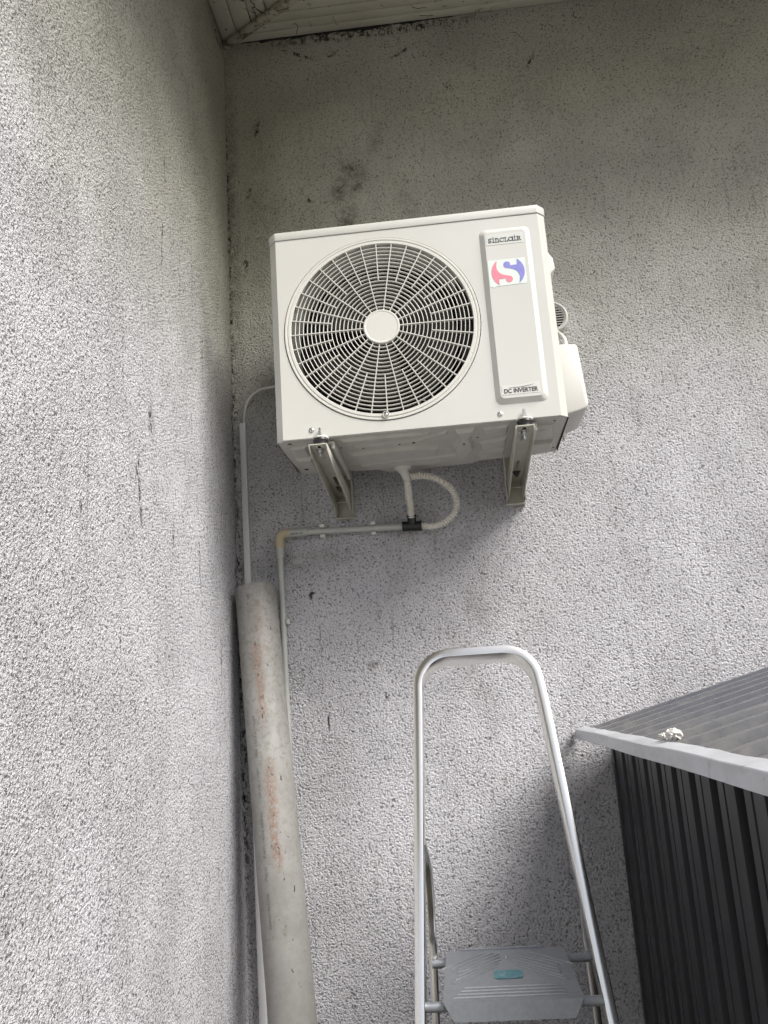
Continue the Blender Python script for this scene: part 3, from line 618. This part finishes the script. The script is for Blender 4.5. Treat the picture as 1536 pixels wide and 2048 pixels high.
# ------------------------------------------------------------------ brackets
def slotted(bm, x0, x1, ys, zfun, th, slots):
    """plate along Y between x0 and x1 with slots [(ya, yb)] of width .008 down the middle; z given by zfun(y)."""
    cx = (x0 + x1) / 2; h = .0045; y0, y1 = ys
    def strip(xa, xb, ya, yb): prism(bm, [V((xa, ya, zfun(ya))), V((xb, ya, zfun(ya))), V((xb, yb, zfun(yb))), V((xa, yb, zfun(yb)))], (0, 0, th))
    strip(x0, cx - h, y0, y1); strip(cx + h, x1, y0, y1); cur = y0
    for a, b in slots: strip(cx - h, cx + h, cur, a); cur = b
    strip(cx - h, cx + h, cur, y1)
def make_bracket(cx, label):
    b = thing("wall_bracket", (cx, WY, .56), label, "bracket", "brackets carrying the air conditioner")
    zf = lambda y: .6035 - (y - 1.835) / .45 * .014
    bm = bmesh.new(); W = .0215; th = .0022; y0, y1 = 1.835, 2.288
    slotted(bm, cx - W, cx + W, (y0, y1), zf, th, [(1.845, 1.935), (2.09, 2.17)])
    for s in (-1, 1):   # side flanges growing deeper toward the wall
        x0 = cx + s * W - (th if s > 0 else 0)
        pts = [V((x0, y0 + .002, zf(y0) + th)), V((x0, y1, zf(y1) + th)), V((x0, y1, .536)), V((x0, y1 - .018, .536)), V((x0, y0 + .03, zf(y0) - .020)), V((x0, y0 + .008, zf(y0) - .015)), V((x0, y0, zf(y0) - .004))]
        prism(bm, pts, (th, 0, 0), bev=.0006)
    arm = obj("arm", bm, M_brk, b)
    bm = bmesh.new(); W2 = .0255
    box(bm, cx - W2, cx + W2, 2.292, 2.2995, .525, .80, .001)
    for s in (-1, 1): box(bm, cx + s * W2 - (th if s > 0 else 0), cx + s * W2 + (th if s < 0 else 0), 2.245, 2.2965, .532, .80, .0007)
    box(bm, cx - W2, cx + W2, 2.270, 2.2935, .5245, .5265, .0007)
    obj("wall_plate", bm, M_brk, b)
    bm = bmesh.new(); zz = zf(1.875)
    lathe(bm, V((cx, 1.872, zz)), (0, 0, -1), [(0, .0115), (.0015, .0115), (.0016, 0)], 28); lathe(bm, V((cx, 1.872, zz)), (0, 0, -1), [(.001, 0), (.0018, .0075), (.0075, .0072), (.0078, .0036), (.018, .0036), (.0185, 0)], 6); obj("bolt", bm, M_zinc, b)
    bm = bmesh.new(); zz = zf(2.185)
    lathe(bm, V((cx + .001, 2.185, zz)), (0, 0, -1), [(0, .0115), (.0015, .0115), (.0016, 0)], 28); lathe(bm, V((cx + .001, 2.185, zz)), (0, 0, -1), [(.001, 0), (.0018, .0078), (.009, .0075), (.0093, .004), (.014, .004), (.0142, 0)], 6); obj("bolt", bm, simple("dull_bolt", (.12, .12, .11), .5, .6), b)
    bm = bmesh.new(); tube(bm, [V((cx - W - .004, 2.255, .568)), V((cx + W + .004, 2.255, .568))], .0022, 10); obj("cross_pin", bm, M_brk, b)
    return b
make_bracket(-.282, "beige steel bracket under the left foot, beneath the fan grille side")
make_bracket(.194, "beige steel bracket under the right foot, below the logo panel")

# ------------------------------------------------------------------ condensate plumbing
def corrug(bm, pts, rad, pitch=.0076, amp=.0017, seg=18):
    path = smooth_path(pts, 24); L_ = 0; out = []; rr = []
    tot = [0]
    for a, b in zip(path, path[1:]): tot.append(tot[-1] + (b - a).length)
    n = int(tot[-1] / pitch * 6); j = 0
    for k in range(n + 1):
        d = tot[-1] * k / n
        while j < len(tot) - 2 and tot[j + 1] < d: j += 1
        tt = (d - tot[j]) / max(1e-9, tot[j + 1] - tot[j]); out.append(path[j].lerp(path[j + 1], tt))
        ph = (k % 6) / 6; rr.append(rad + amp * (1 if ph < .5 else -1) * (1 if ph not in (0, .5) else .4))
    tube(bm, out, rr, seg)
bm = bmesh.new(); corrug(bm, [V((-.098, 2.180, .600)), V((-.0975, 2.20, .575)), V((-.097, 2.24, .545)), V((-.0965, 2.264, .512))], .0088)
tag(obj("drain_hose", bm, M_hose), "short straight ribbed white hose dropping from the spout into the black tee", "hose", "ribbed drain hoses")
bm = bmesh.new(); corrug(bm, [V((-.088, 2.184, .604)), V((-.06, 2.195, .608)), V((-.02, 2.21, .600)), V((.015, 2.225, .576)), V((.030, 2.24, .545)), V((.022, 2.255, .512)), V((-.006, 2.265, .490)), V((-.038, 2.268, .481)), V((-.075, 2.270, .485))], .0090)
tag(obj("drain_hose", bm, M_hose), "long ribbed white hose looping right from the spout back to the black tee", "hose", "ribbed drain hoses")
dp = thing("drain_pipe", (-.47, WY, G), "thin grey plastic drain pipe with beige elbow running along and down the wall", "pipe")
PY = 2.277
bm = bmesh.new(); tube(bm, [V((-.452, PY, .497)), V((-.120, PY, .4885))], .0086, 24); hp = obj("horizontal_pipe", bm, M_pvc, dp)
bm = bmesh.new(); tube(bm, [V((-.446, PY, .4965)), V((-.392, PY, .4955))], .0118, 24); sv = obj("sleeve", bm, M_pvc, dp)
bm = bmesh.new(); tube(bm, [V((-.4715, PY, .478)), V((-.4705, PY, .428))], .0112, 24); obj("sleeve", bm, M_pvc, dp)
bm = bmesh.new(); tube(bm, [V((-.4712, PY, .47)), V((-.468, PY, .0)), V((-.464, PY, -.8)), V((-.462, PY, G))], .0086, 24); obj("vertical_pipe", bm, M_pvc, dp)
bm = bmesh.new(); el = [V((-.442, PY, .4965)), V((-.452, PY, .4968))] + [V((-.4525 - .019 * math.sin(R(a)), PY, .478 + .019 * math.cos(R(a)))) for a in range(10, 90, 10)] + [V((-.4715, PY, .476)), V((-.4712, PY, .455))]
tube(bm, el, .0133, 24); obj("elbow", bm, M_elb, dp)
bm = bmesh.new()
tube(bm, [V((-.124, PY - .004, .488)), V((-.070, PY - .006, .4855))], .0135, 24); tube(bm, [V((-.097, PY - .006, .486)), V((-.0965, PY - .008, .518))], .0122, 24)
tube(bm, [V((-.097, PY - .008, .511)), V((-.0965, PY - .008, .519))], .0132, 24); tube(bm, [V((-.124, PY - .004, .488)), V((-.117, PY - .004, .488))], .0142, 24); tube(bm, [V((-.077, PY - .006, .486)), V((-.070, PY - .006, .4855))], .0142, 24)
obj("tee", bm, M_tee, dp)
# hand written number, upside down on the sleeve
def on_sleeve(x_, y_):
    a = R(-42 + (1 - y_) * 36); return V((-.4035 - x_ * .034, PY - math.cos(a) * .0122, .4955 + math.sin(a) * .0122))
bm = text_bm("01640", 1, on_sleeve, space=1.25, bold=.015); obj("handwriting", bm, M_mark, sv)
# clips
def clip(loc, vert):
    bm = bmesh.new(); h = .0065; pts = [(math.cos(R(a)) * .0108, math.sin(R(a)) * .0108) for a in range(-60, 241, 20)]
    oc = [(x_ * 1.18, y_ * 1.18) for x_, y_ in pts]
    # U shaped clip around the pipe (open toward the room)
    ring_ = [(math.cos(R(a)), math.sin(R(a))) for a in range(150, 391, 20)]   # through the wall side
    for (c0, s0), (c1, s1) in zip(ring_, ring_[1:]):
        P = [V((c0 * .0106, -s0 * .0106, 0)), V((c1 * .0106, -s1 * .0106, 0)), V((c1 * .0128, -s1 * .0128, 0)), V((c0 * .0128, -s0 * .0128, 0))]
        prism(bm, [q + V((0, 0, -h)) for q in P], (0, 0, 2 * h))
    for s in (-1, 1): box(bm, s * .0145 - .0045, s * .0145 + .0045, -.0085, -.0025, -h, h, .001)
    box(bm, -.012, .012, .012, .022, -h, h, .001)
    if not vert: bmesh.ops.rotate(bm, verts=bm.verts[:], cent=(0, 0, 0), matrix=Matrix.Rotation(R(90), 3, 'Y'))
    bmesh.ops.translate(bm, verts=bm.verts[:], vec=V(loc))
    return bm
def mk_clip(loc, vert, label): tag(obj("pipe_clip", clip(loc, vert), M_plastic), label, "pipe clip", "clips holding the thin grey pipe")
mk_clip((-.348, PY, .4945), False, "small white clip on the horizontal grey pipe, nearer the beige elbow")
mk_clip((-.205, PY, .4905), False, "small white clip on the horizontal grey pipe, nearer the black tee")
mk_clip((-.4695, PY, .249), True, "small white clip on the vertical grey pipe, right of the big pipe top")

# ------------------------------------------------------------------ cable trunking, cable
bm = bmesh.new()
def tr(z): return -.570 + (.838 - z) * .0052
prism(bm, [V((tr(.838) - .0088, 2.285, .838)), V((tr(.838) + .0088, 2.285, .838)), V((tr(G) + .0088, 2.285, G)), V((tr(G) - .0088, 2.285, G))], (0, .0145, 0), bev=.001)
tag(obj("cable_trunking", bm, M_trunk), "narrow white rectangular cable trunking running up beside the wall corner", "cable trunking")
bm = bmesh.new(); tube(bm, smooth_path([V((-.385, 2.16, .94)), V((-.43, 2.245, .935)), V((-.476, 2.275, .936)), V((-.506, 2.281, .936)), V((-.532, 2.284, .925)), V((-.552, 2.286, .903)), V((-.563, 2.288, .870)), V((-.567, 2.290, .83))]), .0042, 12)
tag(obj("power_cable", bm, M_cable), "grey cable curving from the air conditioner's left side down into the trunking", "cable")

# ------------------------------------------------------------------ wall vent and its cable
vt = thing("wall_vent", (.352, WY, 1.072), "round cream vent with dark slots on the wall right of the air conditioner", "vent")
VC = V((.350, WY, 1.072))
bm = bmesh.new(); lathe(bm, VC, (0, -1, 0), [(0, .050), (.012, .050), (.020, .047), (.022, .043), (.018, .037), (.010, .0355)], 48); obj("vent_rim", bm, M_plastic, vt)
bm = bmesh.new(); lathe(bm, VC, (0, -1, 0), [(.004, .036), (.005, 0)], 40); obj("vent_opening", bm, M_dark, vt)
bm = bmesh.new()
for k in range(-4, 5):
    z_ = k * .0078; hw = math.sqrt(.036 ** 2 - z_ ** 2); prism(bm, [V((VC.x - hw, WY - .018, VC.z + z_ - .0009)), V((VC.x - hw, WY - .018, VC.z + z_ + .0009)), V((VC.x - hw, WY - .010, VC.z + z_ + .0020)), V((VC.x - hw, WY - .010, VC.z + z_ + .0005))], (2 * hw, 0, 0))
obj("vent_slats", bm, M_plastic, vt)
bm = bmesh.new(); tube(bm, smooth_path([V((.350, 2.27, 1.03)), V((.352, 2.2, .985)), V((.352, 2.13, .94)), V((.350, 2.09, .90)), V((.335, 2.07, .838))]), .0045, 12)
tag(obj("power_cable", bm, M_hose), "short pale cable from the round vent down to the valve cover", "cable")

# ------------------------------------------------------------------ big grey pipe leaning in the corner
PT, PB = V((-.534, 2.235, .342)), V((-.444, 2.09, -.681)); ax = (PB - PT).normalized(); PR = .0552
end = PT + ax * ((G - PT.z) / ax.z)
bp = thing("plastic_pipe", end, "wide dirty grey plastic pipe leaning upright in the wall corner, smeared reddish brown", "pipe")
bm = bmesh.new(); uvl = bm.loops.layers.uv.new("UVMap"); Lp = (end - PT).length; seg = 64; rows = 60
fx_ = V((1, 0, 0)); fx_ = (fx_ - ax * fx_.dot(ax)).normalized(); fy_ = ax.cross(fx_)     # fy_ points toward the room or wall
if fy_.y > 0: fy_ = -fy_
def pp(uu, s, rad): a = 2 * math.pi * (uu - .5); return PT + ax * s + (fy_ * math.cos(a) + fx_ * math.sin(a)) * rad
prev = None
prof = [(.004, PR - .0035), (0, PR - .003), (0, PR - .0008), (.002, PR)] + [(.002 + (Lp - .002) * k / rows, PR) for k in range(1, rows + 1)]
prof = [(.5, PR - .0035)] + prof
for s, rad in prof:
    row = [bm.verts.new(pp(k / seg, s, rad * (1 + .0025 * math.sin(7 * s + 1)))) for k in range(seg)]
    if prev:
        for k in range(seg):
            f = bm.faces.new((prev[0][k], prev[0][(k + 1) % seg], row[(k + 1) % seg], row[k]))
            uvs = ((k / seg, prev[1]), ((k + 1) / seg, prev[1]), ((k + 1) / seg, s), (k / seg, s))
            for lp, q in zip(f.loops, uvs): lp[uvl].uv = q
    prev = (row, s)
body = obj("pipe_body", bm, M_pipe, bp)
for word, s0, s1 in (("HANSA PLASTIK", .834, .757), ("PVC-U", .731, .7015), ("KAEM", .681, .654), ("140X2", .646, .619), ("0X2000", .6134, .578), ("HP-NF-3-1997", .5444, .475), ("2008", .450, .4293), ("10/22", .421, .387), ("15:24", .3744, .347)):
    b2 = text_bm(word, 1, lambda x_, y_, s0=s0, s1=s1: pp(.420 + (1 - y_) * .028, s0 + (s1 - s0) * x_, PR + .0005 + .0003))
    obj("printed_word", b2, M_ink2, bp)
# twiggy dirt stuck on it
random.seed(5); bm = bmesh.new()
for (uu, s) in ((.47, .03), (.46, .055), (.50, .16), (.505, .245), (.52, .30), (.515, .33), (.52, .475), (.535, .49), (.53, .585), (.535, .66), (.545, .67), (.56, .73), (.55, .83), (.60, .50), (.61, .64), (.58, .86), (.56, .92), (.63, .75), (.51, .35), (.57, .22), (.62, .12)):
    n = random.randint(2, 4); pts = []; a, b_ = uu, s
    for k in range(n): pts.append(pp(a, b_, PR + .0006)); a += random.uniform(-.009, .012); b_ += random.uniform(.001, .006)
    tube(bm, pts, random.uniform(.0005, .0012), 5)
obj("stuck_dirt", bm, simple("dry_twig_dirt", (.045, .032, .022), .9), bp)['kind'] = "stuff"

# ------------------------------------------------------------------ ladder
lad = thing("stepladder", (.044, 1.5, G), "aluminium stepladder with rounded handle rail standing below the air conditioner", "stepladder")
k_ = .32; nrm = V((0, 1, -k_)).normalized(); tup = V((0, k_, 1)).normalized()
def LP(x_, z_): return V((x_, 1.78 + k_ * z_, z_))
def arc_pts(cx, cz, r_a, a0, a1, n=10): return [LP(cx + r_a * math.cos(R(a0 + (a1 - a0) * j / n)), cz + r_a * math.sin(R(a0 + (a1 - a0) * j / n))) for j in range(n + 1)]
zt = .108; ra = .070
xl = lambda z_: -.0925 + z_ * .051; xr = lambda z_: .166 - z_ * .080
path = [LP(xl(G + .03), G + .03)] + [LP(xl(z_), z_) for z_ in (-1.2, -.8, -.4, -.15, 0.02)]
path += arc_pts(xl(.03) + ra, zt - ra, ra, 176, 92, 12)
path += [LP(.04, zt)]
path += arc_pts(xr(.03) - ra - .002, zt - ra, ra, 88, 6, 12)
path += [LP(xr(z_), z_) for z_ in (.0, -.15, -.4, -.8, -1.2)] + [LP(xr(G + .03), G + .03)]
bm = bmesh.new(); sweep_rect(bm, path, nrm, .0185, .060, .0020); obj("front_frame", bm, M_alu, lad, smooth=22)
# rear frame: legs inside, bent near the hinge
def rear_leg(s):
    top = V((xl(-.22) + .002, LP(0, -.27).y + .03, -.26)) if s < 0 else V((xr(-.20) + .006, LP(0, -.25).y + .03, -.24))
    x1_ = -.100 if s < 0 else .2105
    pts = smooth_path([top, V((x1_ + (.002 if s < 0 else -.010), 1.81, -.32)), V((x1_, 1.865, -.39)), V((x1_ - s * -.004, 1.905, -.46)), V((x1_ + s * .010, 1.94, -.62)), V((x1_ + s * .055, 2.11, G + .02))], 6)
    return pts
for s in (-1, 1):
    bm = bmesh.new(); sweep_rect(bm, rear_leg(s), V((0, 1, .1)), .016, .032, .003)
    obj("rear_leg", bm, M_alu, lad, smooth=30)
# rods and the top platform
bm = bmesh.new(); tube(bm, [V((xl(-.515) + .004, 1.635, -.515)), V((xr(-.515) - .004, 1.635, -.515))], .0085, 20)
obj("front_rod", bm, M_step, lad)
bm = bmesh.new(); tube(bm, [V((-.108, 1.915, -.522)), V((.218, 1.915, -.522))], .0088, 20); obj("rear_rod", bm, M_step, lad)
bm = bmesh.new(); X0, X1, Y0, Y1, Z0 = -.0775, .1645, 1.603, 1.915, -.499
prism(bm, [V((X0, Y0, Z0)), V((X1, Y0, Z0)), V((X1 - .001, Y1 - .006, Z0)), V((X1 - .006, Y1, Z0)), V((X0 + .006, Y1, Z0)), V((X0 + .001, Y1 - .006, Z0))], (0, 0, -.002))
prism(bm, [V((X0 + .001, Y0 - .0005, Z0 - .0005)), V((X1 - .001, Y0 - .0005, Z0 - .0005)), V((X1 - .018, Y0 - .004, Z0 - .030)), V((X0 + .018, Y0 - .004, Z0 - .030))], (0, .002, 0))
for xs in (X0, X1 - .002): prism(bm, [V((xs, Y0 + .012, Z0 - .001)), V((xs, Y1 - .02, Z0 - .001)), V((xs, Y1 - .03, Z0 - .024)), V((xs, Y0 + .022, Z0 - .024))], (.002, 0, 0))
box(bm, X0 + .03, X1 - .04, Y1 - .003, Y1 + .001, Z0 - .02, Z0 + .0035, .001)
plat = obj("platform", bm, M_step, lad, smooth=15)
# pressed grip ribs: three along the front, diagonals on both sides
bm = bmesh.new()
def rib(a, b, w=.0034, h=.0018):
    a = V(a); b = V(b); d = (b - a).normalized(); s = V((d.y, -d.x, 0)) * w; e = d * w
    lo_ = [a - s, b - s, b + s, a + s]; hi_ = [a + e - s * .35 + V((0, 0, h)), b - e - s * .35 + V((0, 0, h)), b - e + s * .35 + V((0, 0, h)), a + e + s * .35 + V((0, 0, h))]
    frustum(bm, lo_, hi_)
zr = Z0 + .0002
for j in range(4): rib((X0 + .018 + .006 * j, Y0 + .022 + .017 * j, zr), (X1 - .018 - .006 * j, Y0 + .022 + .017 * j, zr))
xm = (X0 + X1) / 2
for s in (-1, 1):
    for j in range(7):
        ax_ = xm + s * (.012 + .004 * max(0, j - 4)); ay = Y1 - .035 - .021 * j + .04
        if ay > Y1 - .03: ax_ += s * (ay - (Y1 - .03)) * .9; ay = Y1 - .03
        bx_, by_ = ax_ + s * .085, ay - .094
        lim = Y0 + .092
        if by_ < lim: tt_ = (ay - lim) / (ay - by_); bx_ = ax_ + (bx_ - ax_) * tt_; by_ = lim
        if (ay - by_) > .02: rib((ax_, ay, zr), (bx_, by_, zr), .0026, .0015)
obj("grip_ribs", bm, M_step, plat)
bm = bmesh.new(); prism(bm, [V((p_.x, p_.z, Z0 + .0006)) for p_ in rrect(xm - .028, xm + .026, Y0 + .115, Y0 + .165, .010, 0)], (0, 0, .0005)); obj("sticker", bm, M_teal, plat)
bm = bmesh.new()
for q in (-.0035, .0035): lathe(bm, V((xm + .001, Y1 - .062 + q * 2, Z0)), (0, 0, 1), [(0, .0035), (.002, .003), (.0025, .0)], 12)
obj("rivet", bm, M_zinc, plat)
# lower steps on the front frame
for z_ in (-.78, -1.06, -1.34):
    yy = LP(0, z_).y; bm = bmesh.new(); box(bm, xl(z_) + .010, xr(z_) - .010, yy - .01, yy + .075, z_ - .02, z_, .003); obj("step", bm, M_step, lad)
for xx, yy in ((xl(G), LP(0, G).y + .025), (xr(G), LP(0, G).y + .025), (-.155, 2.128), (.2655, 2.128)):
    bm = bmesh.new(); box(bm, xx - .013, xx + .013, yy - .03, yy + .03, G, G + .045, .003); obj("rubber_foot", bm, M_rub, lad)

# ------------------------------------------------------------------ dark metal shed
shed = thing("metal_shed", (.95, 1.3, G), "dark grey corrugated metal shed with pale edge trim, right of the ladder", "shed")
SX, SY0, SY1, PER = .37, .10, 2.245, .1235
def clad_profile(y_start, y_end, first):
    """(y, depth) pairs of the cladding: broad ribs with a thin crease, deep valleys between."""
    out = []; y = first
    out.append((y_start, .0))
    while y > y_end:
        # valley from y-.010 .. y+.018
        for dy, dep in ((.030, 0), (.025, .026), (-.008, .026), (-.012, 0), (-.040, 0), (-.0415, .007), (-.0475, .007), (-.049, 0)):
            yy = y + dy
            if y_end < yy < y_start - .001: out.append((yy, dep))
        y -= PER
    out.append((y_end, 0)); return out
prof = clad_profile(SY1, SY0, 2.115)
bm = bmesh.new(); cols = []
for y_, dep in prof: cols.append([bm.verts.new((SX + dep, y_, G)), bm.verts.new((SX + dep, y_, -.112)), bm.verts.new((SX + .03, y_, -.112)), bm.verts.new((SX + .03, y_, G))])
for a, b in zip(cols, cols[1:]):
    for k in range(4): bm.faces.new((a[k], b[k], b[(k + 1) % 4], a[(k + 1) % 4]))
bm.faces.new(cols[0][::-1]); bm.faces.new(cols[-1])
obj("side_cladding", bm, M_clad, shed, smooth=20)
bm = bmesh.new(); box(bm, SX - .004, SX + .035, 2.238, 2.262, G, -.105, .002); box(bm, SX + .025, SX + .045, 2.262, 2.285, G, -.105, .001); obj("corner_post", bm, M_clad, shed)
bm = bmesh.new()
SXE = 1.75; rs_ = .26
prism(bm, [V((SX + .03, 2.235, G)), V((SXE - .05, 2.235, G)), V((SXE - .05, 2.235, -.1095 + (SXE - .35) * rs_)), V((SX + .03, 2.235, -.1095 + (SX - .27) * rs_))], (0, .022, 0)); prism(bm, [V((SX + .03, SY0, G)), V((SXE - .05, SY0, G)), V((SXE - .05, SY0, -.1095 + (SXE - .35) * rs_)), V((SX + .03, SY0, -.1095 + (SX - .27) * rs_))], (0, .02, 0)); box(bm, SXE - .07, SXE - .05, SY0 + .02, 2.235, G, .20, 0)
obj("wall_panels", bm, M_clad, shed)
# roof sheet: ribs run up the slope
def zr_(x): return -.0945 + (x - .30) * rs_
bm = bmesh.new(); cols = []; x0_, x1_ = .309, SXE
rp = []; y = 2.232; rp.append((y, .004)); y -= .006
ystart = 2.19
yy = ystart
while yy > .05:
    for dy, hh in ((.034, 0), (.030, .013), (.004, .013), (.000, -.005), (-.0035, -.005), (-.004, 0), (-.030, 0), (-.0305, -.005), (-.034, -.005), (-.036, .004), (-.040, .004), (-.041, 0), (-.062, 0), (-.0625, -.005), (-.066, -.005), (-.068, .004), (-.072, .004), (-.073, 0)):
        rp.append((yy + dy, hh))
    yy -= PER
for y_, hh in rp:
    cols.append([bm.verts.new((x0_, y_, zr_(x0_) + hh)), bm.verts.new((x1_, y_, zr_(x1_) + hh)), bm.verts.new((x1_, y_, zr_(x1_) - .012)), bm.verts.new((x0_, y_, zr_(x0_) - .012))])
for a, b in zip(cols, cols[1:]):
    for k in range(4): bm.faces.new((a[k], b[k], b[(k + 1) % 4], a[(k + 1) % 4]))
bm.faces.new(cols[0][::-1]); bm.faces.new(cols[-1])
obj("roof", bm, M_roof, shed, smooth=20)
# flashing along the eaves: top face, front face, slightly buckled
bm = bmesh.new(); n_ = 44; prev = None; random.seed(9); wob = 0
for k in range(n_ + 1):
    y_ = 2.292 - (2.292 - .05) * k / n_; wob = wob * .6 + random.uniform(-.0008, .0008)
    ztop = -.0865 - .0008 * math.sin(y_ * 9) ; din = .3125 + wob * 1.5
    sec_ = [V((din, y_, zr_(din) + .0142 + wob)), V((.2865, y_, ztop + .0045 + wob * .5)), V((.285, y_, ztop + .003)), V((.2848, y_, ztop - .0185)), V((.292, y_, ztop - .0215)), V((.294, y_, ztop - .0195)), V((.2872, y_, ztop - .0165)), V((.2874, y_, ztop + .0015)), V((din, y_, zr_(din) + .0128 + wob))]
    row = [bm.verts.new(q) for q in sec_]
    if prev:
        for j in range(len(row)): bm.faces.new((prev[j], row[j], row[(j + 1) % len(row)], prev[(j + 1) % len(row)]))
    else: bm.faces.new(row)
    prev = row
bm.faces.new(prev[::-1])
obj("edge_trim", bm, M_trim, shed, smooth=30)
bm = bmesh.new(); box(bm, .294, SX + .03, SY0, 2.25, -.1085, -.1045); obj("eave_underside", bm, M_clad, shed)
for (x_, y_) in ((.43, 1.52), (.40, 1.12), (.62, 1.62), (.66, 1.15)):
    bm = bmesh.new(); lathe(bm, V((x_, y_, zr_(x_))), (-.25, 0, 1), [(0, .006), (.002, .006), (.003, .004), (.007, .004), (.008, 0)], 6); obj("roof_screw", bm, M_zinc, shed)
# crumpled paper on the roof edge
bm = bmesh.new(); random.seed(14)
from mathutils import noise as mn
for (c0, rad) in ((V((.322, 1.385, -.068)), .0105), (V((.314, 1.420, -.0715)), .0065)):
    ret = bmesh.ops.create_icosphere(bm, subdivisions=4, radius=1)
    for v_ in ret['verts']:
        q = v_.co.copy(); f1 = 1 - abs(mn.noise(q * 1.7 + V((3, rad * 90, 0)))) * 2.2; f2 = 1 - abs(mn.noise(q * 4.0 + V((9, 2, rad * 70)))) * 2
        v_.co = c0 + V((q.x * 1.1, q.y * 1.3, q.z * .85)) * rad * (.72 + .38 * f1 + .16 * f2)
tag(obj("paper_scrap", bm, M_paper, smooth=28), "crumpled white paper scrap lying on the shed's roof edge", "paper")
